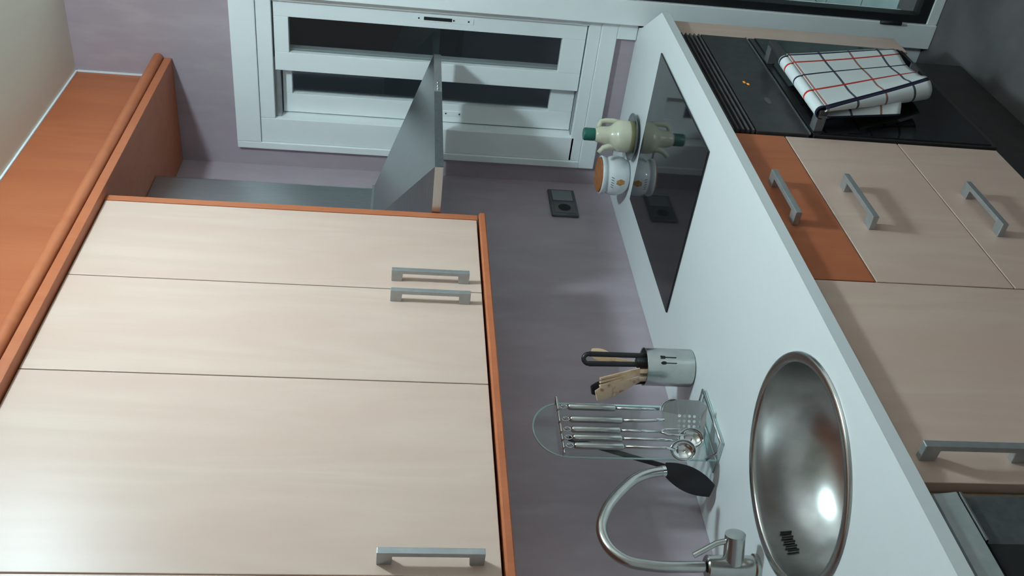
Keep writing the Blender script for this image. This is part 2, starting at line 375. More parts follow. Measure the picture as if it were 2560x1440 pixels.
# ------------------------------------------------------------------ wall cabinets
CY = -.345                                   # face of the doors
CE = -.794                                   # outer side of the end panel
C0, C1, C2, C3, C4 = -.817, -1.137, -1.459, -1.946, -2.44
ZB, ZT = 1.4365, 2.3935
def carcass(bm, x0, x1, y0, z0, z1, t=.018, front_y=-.323):
    box(bm, (x0, -.001, z0), (x0-t, front_y, z1)); box(bm, (x1, -.001, z0), (x1+t, front_y, z1))
    box(bm, (x0-t, -.001, z0), (x1+t, front_y, z0+t)); box(bm, (x0-t, -.001, z1-t), (x1+t, front_y, z1)); box(bm, (x0-t, -.001, z0+t), (x1+t, -.008, z1-t))
    return bm
def wall_cabinet(label, x0, x1, seams, handles, end=False):
    t = thing('wall_cabinet', label, 'cabinet', ((x0+x1)/2, -.17, ZB), 'maple wall cabinets over the worktop')
    obj('body', carcass(bmesh.new(), x0-.0005, x1+.0005, 0, ZB, ZT), 'carcass', t)
    if end: obj('end_panel', B((CE, -.001, ZB), (x0+.0005, CY-.001, ZT), .001), 'cherry', t)
    edges = [x0]+seams+[x1]
    for i in range(len(edges)-1):
        d = obj('door', B((edges[i]-.0013, CY, ZB+.003), (edges[i+1]+.0013, -.3235, ZT-.002), .0012), 'maple', t)
        if handles[i] is not None: bow_handle(d, (handles[i], 1.5635), .187, 'z', CY)
    return t
wall_cabinet('two-door maple wall cabinet with cherry end panel beside the cooker hood', C0, C2, [C1], [-1.100, -1.180], True)
wall_cabinet('single-door maple wall cabinet above the round sink', C2, C3, [], [-1.917])
wall_cabinet('maple wall cabinet left of the one above the sink, glare on its edge', C3, C4, [], [None])
bm = bmesh.new(); prism(bm, [(-.002, 1.4145), (-.347, 1.4145), (-.353, 1.418), (-.353, 1.430), (-.347, 1.4335), (-.002, 1.4335)], 'x', CE, C4)
tag(obj('pelmet_board', bm, 'cherry', None, loc=(-1.6, -.17, 1.4145)), 'thin cherry board running along the underside of the wall cabinets', 'board')
# soffit board, moulding and frieze above
tag(obj('soffit_board', B((-.001, -.0015, 2.3945), (C4, -.374, 2.4185), .0015), 'cherry', None, loc=(-1.2, -.18, 2.3945)), 'wide cherry top board over the wall cabinets and cooker hood', 'board')
bm = bmesh.new(); prism(bm, [(-.312, 2.4195)]+[(-.372+.5*0-.016*math.cos(math.radians(a)), 2.437+.0165*math.sin(math.radians(a))) for a in range(-90, 91, 15)]+[(-.312, 2.4535)], 'x', -.001, C4)
tag(obj('cornice_moulding', bm, 'cherry', None, 'auto', loc=(-1.2, -.34, 2.4195)), 'rounded cherry cornice moulding in front of the frieze', 'moulding')
tag(obj('frieze_panel', B((-.0065, -.305, 2.4195), (C4, -.287, ZC-.001)), 'cherry', None, loc=(-1.2, -.29, 2.4195)), 'cherry filler panel between cornice moulding and ceiling', 'panel')

# ------------------------------------------------------------------ cooker hood
hood = thing('cooker_hood', 'stainless steel pyramid chimney cooker hood in the corner by the window', 'cooker hood', (-.43, 0, 1.536))
HX0, HX1, HY = -.791, -.072, -.485
KX0, KX1, KY = -.538, -.333, -.14
bm = bmesh.new()
zt, zk = 1.5595, 1.728
b4 = [bm.verts.new(p) for p in ((HX0, -.001, zt), (HX1, -.001, zt), (HX1, HY, zt), (HX0, HY, zt))]
t4 = [bm.verts.new(p) for p in ((KX0, -.001, zk), (KX1, -.001, zk), (KX1, KY, zk), (KX0, KY, zk))]
for i in range(4): bm.faces.new((b4[i], b4[(i+1) % 4], t4[(i+1) % 4], t4[i]))
bm.faces.new(t4); bm.faces.new(b4[::-1])
obj('canopy', bm, 'steel_satin', hood)
rim = obj('rim', boxes([((HX0, -.001, 1.536), (HX0+.014, HY, zt)), ((HX1-.014, -.001, 1.536), (HX1, HY, zt)), ((HX0+.014, HY+.014, 1.536), (HX1-.014, HY, zt))], .0012), 'steel', hood)
obj('filter', B((HX0+.02, -.02, 1.545), (HX1-.02, HY+.02, 1.552)), 'alu_grey', hood)
obj('dark_reflection_strip', B((-.345, HY-.0012, 1.5365), (HX0+.0005, HY+.004, zt-.0005), .0004), 'slate_panel', rim)  # dark strip: the rim's reflection of the dark room, put in as colour
for i in range(3):
    obj('switch', tube(bmesh.new(), [(-.325+i*.022, HY-.0002, 1.5475), (-.325+i*.022, HY-.004, 1.5475)], .0035, 12), 'chrome', rim, 'auto')
bm = bmesh.new(); q = .02
poly = [(KX0, -.001)]+[(x, y) for x, y in arc(KX0+q, KY+q, q, 180, 270, 6)]+[(x, y) for x, y in arc(KX1-q, KY+q, q, 270, 360, 6)]+[(KX1, -.001)]
prism(bm, poly, 'z', zk+.0002, 2.393)
obj('chimney', bm, 'steel_satin', hood, 'auto')
obj('chimney_collar', B((KX0-.003, -.001, zk-.004), (KX1+.003, KY-.003, zk+.006), .002), 'steel', hood)

# ------------------------------------------------------------------ double wall socket
sk = thing('wall_socket', 'grey double wall socket on the back wall beside the hob', 'socket', (-.152, 0, 1.08))
fo = bmesh.new(); box(fo, (-.236, -.011, 1.033), (-.068, -.0003, 1.128), .004)
obj('frame', fo, 'socket_grey', sk, True)
obj('rocker', B((-.146, -.0135, 1.045), (-.080, -.0113, 1.116), .0008), 'socket_light', sk)
so = obj('socket_insert', B((-.224, -.0125, 1.045), (-.156, -.0113, 1.116), .0005), 'socket_grey', sk)
bm = bmesh.new()
pr = [(.0215, -.0127), (.0255, -.0140), (.027, -.0127)]
for k, (r, y) in enumerate(pr): pass
rings = [[bm.verts.new((-.190+r*math.cos(2*math.pi*j/28), y, 1.0805+r*math.sin(2*math.pi*j/28))) for j in range(28)] for r, y in pr]
for i in range(2):
    for j in range(28): bm.faces.new((rings[i][j], rings[i][(j+1) % 28], rings[i+1][(j+1) % 28], rings[i+1][j]))
obj('socket_ring', bm, 'socket_grey', so, True)
obj('socket_well', tube(bmesh.new(), [(-.19, -.0125, 1.0805), (-.19, -.0132, 1.0805)], .0213, 28), 'slot_dark', so)

# ------------------------------------------------------------------ worktop with round sink hole
W = .90
SX, SY, SR = -1.799, -.471, .2193
circ = [(SX+.203*math.cos(2*math.pi*i/64), SY+.203*math.sin(2*math.pi*i/64)) for i in range(64)]
outer = [(-.0012, -.0012), (-.0012, -.598), (-.06, -.622), (-.254, -.747), (-2.72, -.747), (-2.72, -.0012)]
wt = obj('worktop', holed_slab(outer, [circ], W-.024, W), 'worktop_white', None, loc=(-1.4, -.37, W-.024))
tag(wt, 'long white worktop with a round cut-out for the sink', 'worktop')

# ------------------------------------------------------------------ hob
hob = thing('hob', 'black glass electric hob set on the white worktop', 'hob', (-.648, -.41, W))
obj('glass', B((-.351, -.662, W+.0003), (-.944, -.158, W+.0055), .0018), 'glass_black', hob)

# ------------------------------------------------------------------ sink
sink = thing('sink', 'round stainless steel inset sink with overflow slots', 'sink', (SX, SY, W))
n = 72
bm = bmesh.new()
prof = [(SR, W+.0004), (SR-.0015, W+.0045), (SR-.006, W+.0058), (SR-.015, W+.005), (SR-.0195, W+.0045), (SR-.021, W+.0015)]
lathe(bm, (SX, SY), prof, n)
obj('rim', bm, 'steel_tube', sink, True)
bm = bmesh.new(); prof = [(SR-.021, W+.0015), (SR-.0225, W-.004)]
for i in range(1, 15):
    a = math.radians(i*6.2)
    prof.append(((SR-.0225)*math.cos(a)**.62 if math.cos(a) > 0 else 0, W-.004-.158*math.sin(a)))
prof.append((.045, W-.1655))
lathe(bm, (SX, SY), prof, n, False, True)
bowl = obj('bowl', bm, 'steel_bowl', sink, True)
obj('drain', lathe(bmesh.new(), (SX, SY), [(.0, W-.1605), (.030, W-.1605), (.034, W-.1615), (.042, W-.162), (.0435, W-.1652)], 32), 'chrome', sink, True)
for k, dx in enumerate((-.014, -.0255, -.037, -.0485, -.060)):
    # overflow slots, pressed into the upper back wall under the tap
    a = math.radians(83)-dx/.19
    r = .1945; zc = W-.040
    cx, cy = SX+(r-.004)*math.cos(a), SY+(r-.004)*math.sin(a)
    tn = Vector((-math.sin(a), math.cos(a), 0)); inw = Vector((-math.cos(a), -math.sin(a), 0))
    bm = bmesh.new(); c = Vector((cx, cy, zc)) ; h = .011; wd = .0023
    pts = [c+Vector((0, 0, h)), c+Vector((0, 0, -h))]
    tube(bm, [pts[0]-inw*.0005, pts[1]+inw*.0035], wd, 10)
    obj('overflow_slot', bm, 'slot_dark', bowl)

# ------------------------------------------------------------------ tap
FX, FY = -1.808, -.194
tap = thing('kitchen_tap', 'brushed steel mixer tap with swan-neck spout behind the sink', 'tap', (FX, FY, W))
obj('base', lathe(bmesh.new(), (FX, FY), [(.027, W+.0003), (.027, W+.008), (.0235, W+.011), (.0235, W+.104), (.021, W+.107), (.016, W+.107)], 32, True, True), 'steel_tube', tap, 'auto')
ctl = [(FX, W+.09), (FX, W+.11), (FX-.001, 1.05), (FX-.001, 1.095), (FX+.003, 1.131), (-1.797, 1.163), (-1.775, 1.190), (-1.743, 1.204), (-1.707, 1.204), (-1.668, 1.188), (-1.641, 1.170), (-1.614, 1.147), (-1.584, 1.115), (-1.565, 1.079), (-1.556, 1.036), (-1.555, 1.0)]
pts = []
for i in range(1, len(ctl)-2):
    p0, p1, p2, p3 = [Vector((q[0], FY, q[1])) for q in ctl[i-1:i+3]]
    for k in range(6):
        t = k/6; pts.append(.5*((2*p1)+(p2-p0)*t+(2*p0-5*p1+4*p2-p3)*t*t+(3*p1-p0-3*p2+p3)*t**3))
bm = bmesh.new(); tube(bm, pts, .0115, 18, False); 
spout = obj('spout', bm, 'steel_tube', tap, True)
e = Vector(pts[-1]); d = (Vector(pts[-1])-Vector(pts[-2])).normalized()
obj('aerator', tube(bmesh.new(), [e-d*.004, e+d*.004], .0122, 18), 'chrome', tap, 'auto')
cart = tube(bmesh.new(), [(FX+.004, FY-.012, .952), (FX+.026, FY-.070, .9565)], .0205, 30)
cart = obj('valve_body', cart, 'steel_tube', tap, 'auto')
obj('lever', tube(bmesh.new(), [(FX+.021, FY-.055, .972), (FX+.019, FY-.050, .992), (FX+.004, FY-.030, 1.038)], .0058, 14), 'steel_tube', cart, 'auto')

# ------------------------------------------------------------------ utensil cup and what stands in it
UX, UY, UR, UH = -1.205, -.188, .0475, .122
cup = thing('utensil_cup', 'brushed steel utensil cup with fork and spoon cut-outs', 'cup', (UX, UY, W))
bm = lathe(bmesh.new(), (UX, UY), [(.0, W+.003), (UR-.004, W+.003), (UR-.0016, W+.006), (UR-.0016, W+UH-.001), (UR-.0008, W+UH+.0012), (UR+.0006, W+UH+.0008), (UR, W+UH-.001), (UR, W+.004), (UR-.003, W+.0004), (0, W+.0004)], 56)
obj('wall', bm, 'steel_tube', cup, True)
def on_cup(ang, z, off): return Vector((UX+(UR+off)*math.cos(ang), UY+(UR+off)*math.sin(ang), z))
AV = math.atan2(-.60, -.80)
def cup_cut(ang, kind):
    bm = bmesh.new()
    n_ = 16
    def patch(pts):
        A = [bm.verts.new(on_cup(ang+s/UR, z, .0009)) for s, z in pts]; Bq = [bm.verts.new(on_cup(ang+s/UR, z, -.0006)) for s, z in pts]
        bm.faces.new(A); bm.faces.new(Bq[::-1])
        for i in range(len(pts)): bm.faces.new((A[i], Bq[i], Bq[(i+1) % len(pts)], A[(i+1) % len(pts)]))
    zt_ = W+.082
    if kind == 'spoon':
        patch([(.0042*math.cos(2*math.pi*i/n_), zt_+.0072*math.sin(2*math.pi*i/n_)) for i in range(n_)])
    else:
        patch([(-.0036, zt_-.004), (.0036, zt_-.004), (.0042, zt_+.008), (.0026, zt_+.008), (.0016, zt_+.001), (.0006, zt_+.008), (-.0006, zt_+.008), (-.0016, zt_+.001), (-.0026, zt_+.008), (-.0042, zt_+.008)])
    patch([(-.0011, zt_-.032), (.0011, zt_-.032), (.0011, zt_-.004), (-.0011, zt_-.004)])
    obj('cutout', bm, 'slot_dark', cup)
cup_cut(AV+.62, 'fork'); cup_cut(AV+.30, 'spoon')

def paddle(bm, p0, p1, w0, w1, t, wdir, nseg=10, prof=None):
    """flat tapering bar from p0 to p1; prof(s)->width"""
    p0 = Vector(p0); p1 = Vector(p1); ax = (p1-p0).normalized(); wd = Vector(wdir); wd = (wd-ax*wd.dot(ax)).normalized(); nn = ax.cross(wd)
    rings = []
    for i in range(nseg+1):
        s = i/nseg; c = p0.lerp(p1, s); hw = (prof(s) if prof else w0+(w1-w0)*s)/2; th = t/2
        rings.append([bm.verts.new(c+wd*(hw*a)+nn*(th*b)) for a, b in ((-1, -.6), (-.7, -1), (.7, -1), (1, -.6), (1, .6), (.7, 1), (-.7, 1), (-1, .6))])
    for i in range(nseg):
        for j in range(8): bm.faces.new((rings[i][j], rings[i][(j+1) % 8], rings[i+1][(j+1) % 8], rings[i+1][j]))
    bm.faces.new(rings[0][::-1]); bm.faces.new(rings[-1])
    return bm
SIDE = (.60, -.80, 0)        # across the line of sight, so the flat side shows
# black tongs: two arms joined by a bow at the top
tg = thing('kitchen_tongs', 'black plastic tongs standing in the steel cup', 'tongs', (UX-.004, UY-.008, W+.01))
top = Vector((UX-.012, UY-.024, 1.178)); dv = Vector((.6, -.8, 0))
A0 = Vector((UX+.012, UY-.026, W+.008)); B0 = Vector((UX-.000, UY-.010, W+.008))
bmt = bmesh.new()
paddle(bmt, A0, top+dv*.016-Vector((0, 0, .012)), .012, .013, .007, SIDE)
obj('arm', bmt, 'plastic_black', tg, 'auto')
bmt = bmesh.new(); paddle(bmt, B0, top-dv*.008-Vector((0, 0, .012)), .012, .013, .007, SIDE)
obj('arm', bmt, 'plastic_black', tg, 'auto')
bmt = bmesh.new(); pts = []
for i in range(9):
    a = math.radians(i*22.5); pts.append(top+dv*(.004+.012*math.cos(a))+Vector((0, 0, -.012+.014*math.sin(a))))
tube(bmt, pts, .006, 10); obj('bow', bmt, 'plastic_black', tg, True)
obj('jaw_block', B((UX-.016, UY-.030, 1.008), (UX+.012, UY-.006, 1.045), .004), 'plastic_black', tg, True)
# wooden spoon behind the tongs
ws = thing('wooden_spoon', 'pale wooden spoon leaning behind the tongs in the steel cup', 'spoon', (UX+.0, UY+.012, W+.01))
paddle_b = bmesh.new(); paddle(paddle_b, (UX-.002, UY+.014, W+.008), (UX+.030, UY+.004, 1.10), .010, .010, .007, SIDE)
obj('handle', paddle_b, 'spoon_wood', ws, 'auto')
pb = bmesh.new(); paddle(pb, (UX+.0285, UY+.0045, 1.092), (UX+.046, UY-.002, 1.150), 0, 0, .008, SIDE, 12, lambda s: .010+.022*math.sin(math.pi*min(1, s*.93))**.7)
obj('bowl', pb, 'spoon_wood', ws, 'auto')
# bamboo fork and spotted spatula leaning the other way
wf = thing('wooden_fork', 'pale wooden fork leaning out of the steel cup towards the utensil stand', 'fork', (UX-.02, UY+.0, W+.01))
pb = bmesh.new(); paddle(pb, (UX-.014, UY-.002, W+.008), (UX-.031, UY-.010, 1.045), .010, .011, .007, SIDE); obj('handle', pb, 'spoon_wood', wf, 'auto')
for k in (-1, 0, 1):
    pb = bmesh.new(); o = Vector(SIDE)*(.0085*k)
    paddle(pb, Vector((UX-.0305, UY-.010, 1.040))+o*.6, Vector((UX-.090, UY-.024, 1.150))+o, .008, .0055, .006, SIDE)
    obj('tine', pb, 'spoon_wood', wf, 'auto')
sp = thing('wooden_spatula', 'spotted wooden spatula in the steel cup beside the wooden fork', 'spatula', (UX-.03, UY+.02, W+.01))
pb = bmesh.new(); paddle(pb, (UX-.012, UY+.019, W+.008), (UX-.031, UY+.016, 1.042), .011, .012, .006, SIDE); obj('handle', pb, 'knot_wood', sp, 'auto')
pb = bmesh.new(); paddle(pb, (UX-.0305, UY+.016, 1.036), (UX-.090, UY+.020, 1.152), 0, 0, .005, SIDE, 12, lambda s: .014+.020*min(1, s*1.6)*(1 if s < .85 else (1-.45*(s-.85)/.15))); obj('blade', pb, 'knot_wood', sp, 'auto')
bs = thing('serving_spoon', 'dark brown spoon leaning at the back of the steel cup', 'spoon', (UX-.02, UY+.03, W+.01))
pb = bmesh.new(); paddle(pb, (UX-.004, UY+.028, W+.008), (UX-.036, UY+.030, 1.08), .009, .009, .006, SIDE); obj('handle', pb, 'plastic_black', bs, 'auto')
pb = bmesh.new(); paddle(pb, (UX-.0355, UY+.030, 1.075), (UX-.060, UY+.030, 1.158), 0, 0, .007, SIDE, 12, lambda s: .010+.030*math.sin(math.pi*min(1, s*.92))**.7); obj('bowl', pb, 'plastic_black', bs, 'auto')

# ------------------------------------------------------------------ clear utensil stand with hanging steel utensils
GX0, GX1, GY = -1.505, -1.335, -.178
st = thing('utensil_stand', 'clear arched utensil stand with a steel wire foot', 'utensil stand', (-1.42, -.18, W))
bm = bmesh.new()
poly = [(GX0, W+.006), (GX1, W+.006), (GX1, 1.245)]+[(-1.42+.085*math.cos(math.radians(a)), 1.245+.074*math.sin(math.radians(a))) for a in range(10, 171, 10)]+[(GX0, 1.245)]
prism(bm, poly, 'y', GY, GY+.0045)
pan = obj('panel', bm, 'acrylic', st)
bm = bmesh.new(); tube(bm, [(q[0], GY+.00225, q[1]) for q in poly], .0023, 8, closed=True)
obj('panel_edge', bm, 'acrylic_edge', pan, True)
bp_ = obj('base_plate', B((GX0, -.232, W+.0008), (GX1, -.137, W+.0050)), 'acrylic', st)
bm = bmesh.new(); tube(bm, [(GX0, -.232, W+.003), (GX1, -.232, W+.003), (GX1, -.137, W+.003), (GX0, -.137, W+.003)], .0022, 8, closed=True)
obj('plate_edge', bm, 'acrylic_edge', bp_, True)
bm = bmesh.new(); zf = W+.0095
tube(bm, [(GX1, GY, zf+.02), (GX1, -.20, zf), (GX1+.003, -.2335, zf), (GX0-.001, -.2345, zf), (GX0, -.20, zf), (GX0, GY, zf+.02)], .0028, 10)
obj('foot_wire', bm, 'chrome', st, True)
obj('hook_bar', tube(bmesh.new(), [(GX0-.006, GY-.016, 1.258), (GX1+.002, GY-.016, 1.258)], .0032, 12), 'chrome', st, 'auto')
for x in (GX0+.004, GX1-.004):
    obj('bar_bracket', tube(bmesh.new(), [(x, GY-.016, 1.258), (x, GY, 1.258)], .003, 10), 'chrome', st, 'auto')
UXS = [-1.378, -1.418, -1.450, -1.475, -1.500]
for x in UXS:
    bm = bmesh.new()
    tube(bm, [(x, GY-.016, 1.2615), (x, GY-.021, 1.2595), (x, GY-.0235, 1.252), (x, GY-.027, 1.2475), (x, GY-.032, 1.2495), (x, GY-.034, 1.255)], .0015, 8)
    obj('hook', bm, 'chrome', st, True)
def hung(name, label, x, handle_z=1.125, neck_z=1.045):
    y = GY-.030
    t = thing(name, label, name.split('_')[-1], (x, y, 1.25), 'steel utensils hung on the clear stand')
    bm = bmesh.new(); ring = [(x+.0062*math.cos(2*math.pi*i/20), y, 1.2475+.0085*math.sin(2*math.pi*i/20)) for i in range(20)]
    tube(bm, ring, .0013, 8, closed=True); obj('hanging_loop', bm, 'chrome', t, True)
    bm = bmesh.new(); tube(bm, [(x, y, 1.2385), (x, y, 1.234), (x, y, handle_z+.004), (x, y, handle_z)], [.005, .0078, .0078, .006], 16); obj('handle', bm, 'steel_tube', t, True)
    return t, y
def neck(t, pts, r=.0036): obj('neck', tube(bmesh.new(), pts, r, 10), 'chrome', t, True)
def ladle_bowl(t, c, r, depth, tilt, material='chrome'):
    bm = bmesh.new(); rings = []; M = Matrix.Rotation(tilt, 3, 'Z') @ Matrix.Rotation(math.radians(70), 3, 'X')
    for k in range(9):
        a = math.radians(k*11.25); rr_ = r*math.cos(a) if k < 8 else .0006
        rings.append([bm.verts.new(Vector(c)+M @ Vector((rr_*math.cos(2*math.pi*j/28), 1.15*rr_*math.sin(2*math.pi*j/28), -depth*math.sin(a)))) for j in range(28)])
    for i in range(8):
        for j in range(28): bm.faces.new((rings[i][j], rings[i][(j+1) % 28], rings[i+1][(j+1) % 28], rings[i+1][j]))
    o = obj('bowl', bm, material, t, True)
    sd = o.modifiers.new('thickness', 'SOLIDIFY'); sd.thickness = .0012
    return o
# skimmer nearest the cup
t, y = hung('steel_spoon', 'steel serving spoon hanging beside the slotted turner, near the steel cup', UXS[0])
neck(t, [(UXS[0], y, 1.126), (UXS[0], y, 1.06), (UXS[0]+.002, y+.002, 1.02)])
ladle_bowl(t, (UXS[0]+.003, y+.002, .985), .026, .012, math.radians(-35))
# slotted turner, blade turned towards the room
t, y = hung('slotted_turner', 'steel slotted turner with a broad pierced blade on the clear stand', UXS[1], 1.115)
tx = UXS[1]
neck(t, [(tx, y, 1.116), (tx, y-.002, 1.07), (tx-.006, y-.010, 1.045), (tx-.008, y-.016, 1.02)], .0042)
ctr = Vector((tx-.008, y-.022, .974)); ud = Vector((.60, -.80, 0)).normalized(); vd = Vector((.10, .06, 1)).normalized(); nd = ud.cross(vd)
out = [(-.036, -.046), (.030, -.050), (.043, -.030), (.043, .020), (.032, .044), (.012, .053), (-.010, .053), (-.034, .034), (-.042, .010), (-.042, -.034)]
holes = []
for r_ in range(4):
    for c_ in range(5):
        hx, hy = -.030+r_*.0115, -.034+c_*.0115
        holes.append([(hx+.0036*math.cos(2*math.pi*i/8), hy+.0036*math.sin(2*math.pi*i/8)) for i in range(8)])
bm = holed_slab(out, holes, -.0006, .0006)
for v in bm.verts:
    a, b, c = v.co; lift = .010*max(0, a-.012)/.03
    v.co = ctr+ud*a+vd*b+nd*(c+lift)
obj('blade', bm, 'steel', t)
# ladle, sieve spoon, meat fork
t, y = hung('serving_fork', 'steel carving fork hanging behind the slotted turner blade', UXS[2])
neck(t, [(UXS[2], y, 1.126), (UXS[2], y, 1.03)])
for k in (-1, 1):
    obj('tine', tube(bmesh.new(), [(UXS[2], y, 1.032), (UXS[2]+k*.009, y, 1.015), (UXS[2]+k*.009, y, .955)], [.003, .0028, .0012], 8), 'chrome', t, True)
t, y = hung('pasta_server', 'steel pasta server hanging beside the soup ladle', UXS[3])
neck(t, [(UXS[3], y, 1.126), (UXS[3], y, 1.03), (UXS[3]+.002, y+.004, .995)])
ladle_bowl(t, (UXS[3]+.004, y-.002, .965), .025, .014, math.radians(-30))
t, y = hung('soup_ladle', 'steel soup ladle at the end of the clear stand nearest the tap', UXS[4])
neck(t, [(UXS[4], y, 1.126), (UXS[4], y, 1.03), (UXS[4]-.003, y+.002, 1.008)])
ladle_bowl(t, (UXS[4]-.006, y+.001, .990), .025, .018, math.radians(-40))
# black spoon leaning on the back of the stand
bk = thing('slotted_spoon', 'black plastic spoon leaning on the back of the clear stand near the tap', 'spoon', (-1.52, -.115, W))
pb = bmesh.new(); paddle(pb, (-1.497, -.139, 1.002), (-1.432, -.160, 1.235), .011, .012, .007, SIDE); obj('handle', pb, 'plastic_black', bk, 'auto')
pb = bmesh.new(); paddle(pb, (-1.543, -.117, W+.010), (-1.495, -.139, 1.018), 0, 0, .008, SIDE, 14, lambda s: .012+.046*math.sin(math.pi*(.10+.84*s))**.8); obj('bowl', pb, 'plastic_black', bk, 'auto')

# ------------------------------------------------------------------ jar and oil jug in the corner
JX, JY = -.246, -.182
jar = thing('storage_jar', 'white ceramic jar with cork lid and small flower print', 'jar', (JX, JY, W))
obj('body', lathe(bmesh.new(), (JX, JY), [(0, W+.0005), (.044, W+.0005), (.050, W+.003), (.061, W+.018), (.0655, W+.038), (.0655, W+.054), (.062, W+.066), (.0575, W+.072), (.0575, W+.075), (.061, W+.079), (.0635, W+.088), (.0625, W+.0935), (.0585, W+.0935), (.0575, W+.088), (.055, W+.06), (0, W+.058)], 56), 'ceramic', jar, True)
obj('cork_lid', lathe(bmesh.new(), (JX, JY), [(0, W+.0885), (.0568, W+.0885), (.0572, W+.097), (.0555, W+.099), (0, W+.099)], 48), 'cork', jar, 'auto')
def on_jar(ang, z, off):
    pf = [(.061, .018), (.0655, .038), (.0655, .054), (.062, .066)]; q = z-W; r = .0655
    for (ra, za), (rb, zb) in zip(pf, pf[1:]):
        if za <= q <= zb: r = ra+(rb-ra)*(q-za)/(zb-za)
    return Vector((JX+(r+off)*math.cos(ang), JY+(r+off)*math.sin(ang), z))
AJ = math.atan2(-1.536, -2.70)
bm = bmesh.new()
fl = [((.0118+.0022*abs(math.cos(3*a)))*math.cos(a)*.8, (.0118+.0022*abs(math.cos(3*a)))*math.sin(a)*1.1) for a in [2*math.pi*i/40 for i in range(40)]]
A_ = [bm.verts.new(on_jar(AJ-.35+s/.0655, W+.034+z_, .0006)) for s, z_ in fl]; c_ = bm.verts.new(on_jar(AJ-.35, W+.034, .0008))
for i in range(40): bm.faces.new((c_, A_[i], A_[(i+1) % 40]))
obj('flower_print', bm, 'flower_print', jar, True)
for i in range(5):
    bm = bmesh.new(); s = -.024+i*.0085
    q = [bm.verts.new(on_jar(AJ-.28+(s+a)/.0655, W+.0605+b, .0007)) for a, b in ((-.0028, -.0045), (-.0006, -.0045), (.0028, .0045), (.0006, .0045))]
    bm.faces.new(q); obj('lettering', bm, 'ink', jar)
OX, OY = -.250, -.330
jug = thing('oil_jug', 'cream oil jug with green cap and looped handle beside the cork-lidded jar', 'jug', (OX, OY, W+.007))
zb = W+.0075
obj('body', lathe(bmesh.new(), (OX, OY), [(0, zb+.0005), (.046, zb+.0005), (.050, zb+.004), (.051, zb+.022), (.0515, zb+.046), (.049, zb+.056), (.042, zb+.066), (.033, zb+.075), (.0285, zb+.085), (.027, zb+.108), (.0235, zb+.120), (.0185, zb+.128), (0, zb+.128)], 48), 'cream_plastic', jug, True)
obj('base_band', lathe(bmesh.new(), (OX, OY), [(.0512, zb+.003), (.0522, zb+.004), (.0527, zb+.017), (.0515, zb+.0185)], 48), 'olive_band', jug, True)
obj('cap', lathe(bmesh.new(), (OX, OY), [(.0175, zb+.1275), (.0205, zb+.1285), (.0205, zb+.160), (.0180, zb+.164), (0, zb+.164)], 28), 'green_cap', jug, 'auto')
hd = Vector((.60, -.80, 0))
P_ = Vector((OX, OY, zb))
bm = bmesh.new(); tube(bm, [P_+hd*.018+Vector((0, 0, .112)), P_+hd*.032+Vector((0, 0, .114)), P_+hd*.043+Vector((0, 0, .108)), P_+hd*.047+Vector((0, 0, .092)), P_+hd*.0475+Vector((0, 0, .066)), P_+hd*.045+Vector((0, 0, .046))], .0080, 12)
obj('handle', bm, 'cream_plastic', jug, True)
bm = bmesh.new(); tube(bm, [P_-hd*.036+Vector((0, 0, .050)), P_-hd*.034+Vector((0, 0, .078)), P_-hd*.042+Vector((0, 0, .098)), P_-hd*.058+Vector((0, 0, .112))], [.014, .011, .009, .0075], 12)
obj('spout', bm, 'cream_plastic', jug, True)
dish = tag(obj('saucer', lathe(bmesh.new(), (OX, OY), [(0, W+.0062), (.052, W+.0062), (.064, W+.011), (.0755, W+.0165), (.0762, W+.0152), (.066, W+.0085), (.05, W+.0005), (0, W+.0005)], 48), 'dish_grey', None, True, loc=(OX, OY, W)), 'small grey saucer under the cream oil jug', 'saucer')

# ------------------------------------------------------------------ oven
OY_ = -.733
ov = thing('oven', 'black built-in oven with ribbed vent and display under the hob', 'oven', (-.66, -.4, .17))
OX0, OX1 = -.958, -.366
obj('body', B((OX0+.01, -.02, .175), (OX1-.01, -.705, .862)), 'oven_black', ov)
bm = B((OX0, -.705, .808), (OX1, -.716, .872)); vent = obj('vent_plate', bm, 'slot_dark', ov)
for i in range(5):
    z = .8665-i*.0128
    bm = bmesh.new(); prism(bm, [(-.716, z), (-.733, z-.0015), (-.735, z-.0045), (-.733, z-.0065), (-.716, z-.0065)], 'x', OX0+.001, OX1-.001)
    obj('slat', bm, 'slat_grey', vent)
cp = obj('control_panel', B((OX0, -.705, .672), (OX1, OY_, .805), .0015), 'oven_panel', ov)
# display digits "12:00"-like glow is unreadable in the photograph: two short orange bars
for k, (dx, dz) in enumerate(((0, .006), (-.010, -.002))):
    obj('display_mark', B((-.676+dx, OY_-.0008, .752+dz), (-.687+dx, OY_+.001, .758+dz)), 'orange_digit', cp)
bm = bmesh.new(); vs = [bm.verts.new((-.785+.019*math.cos(2*math.pi*i/32), OY_-.0008, .727+.008*math.sin(2*math.pi*i/32))) for i in range(32)]; bm.faces.new(vs)
obj('oval_badge', bm, 'grey_print', cp)
obj('panel_edge', B((OX0+.002, OY_-.003, .668), (OX1-.002, OY_+.004, .673), .001), 'steel_satin', cp)
od = obj('door', B((OX0, -.705, .185), (OX1, OY_, .662), .002), 'oven_black', ov)
obj('door_glass', B((OX0+.004, OY_-.0035, .20), (OX1-.004, OY_, .645), .0015), 'glass_black', od)
HB_Y, HB_Z = -.783, .648
bm = boxes([((OX0+.012, HB_Y-.008, HB_Z-.011), (OX1-.150, HB_Y+.006, HB_Z+.011))], .003); hb = obj('handle', bm, 'oven_panel', od)
for x in (OX0+.014, OX1-.182):
    obj('bracket', B((x, HB_Y+.006, HB_Z-.011), (x+.030, OY_-.001, HB_Z+.011), .001), 'socket_grey', hb)

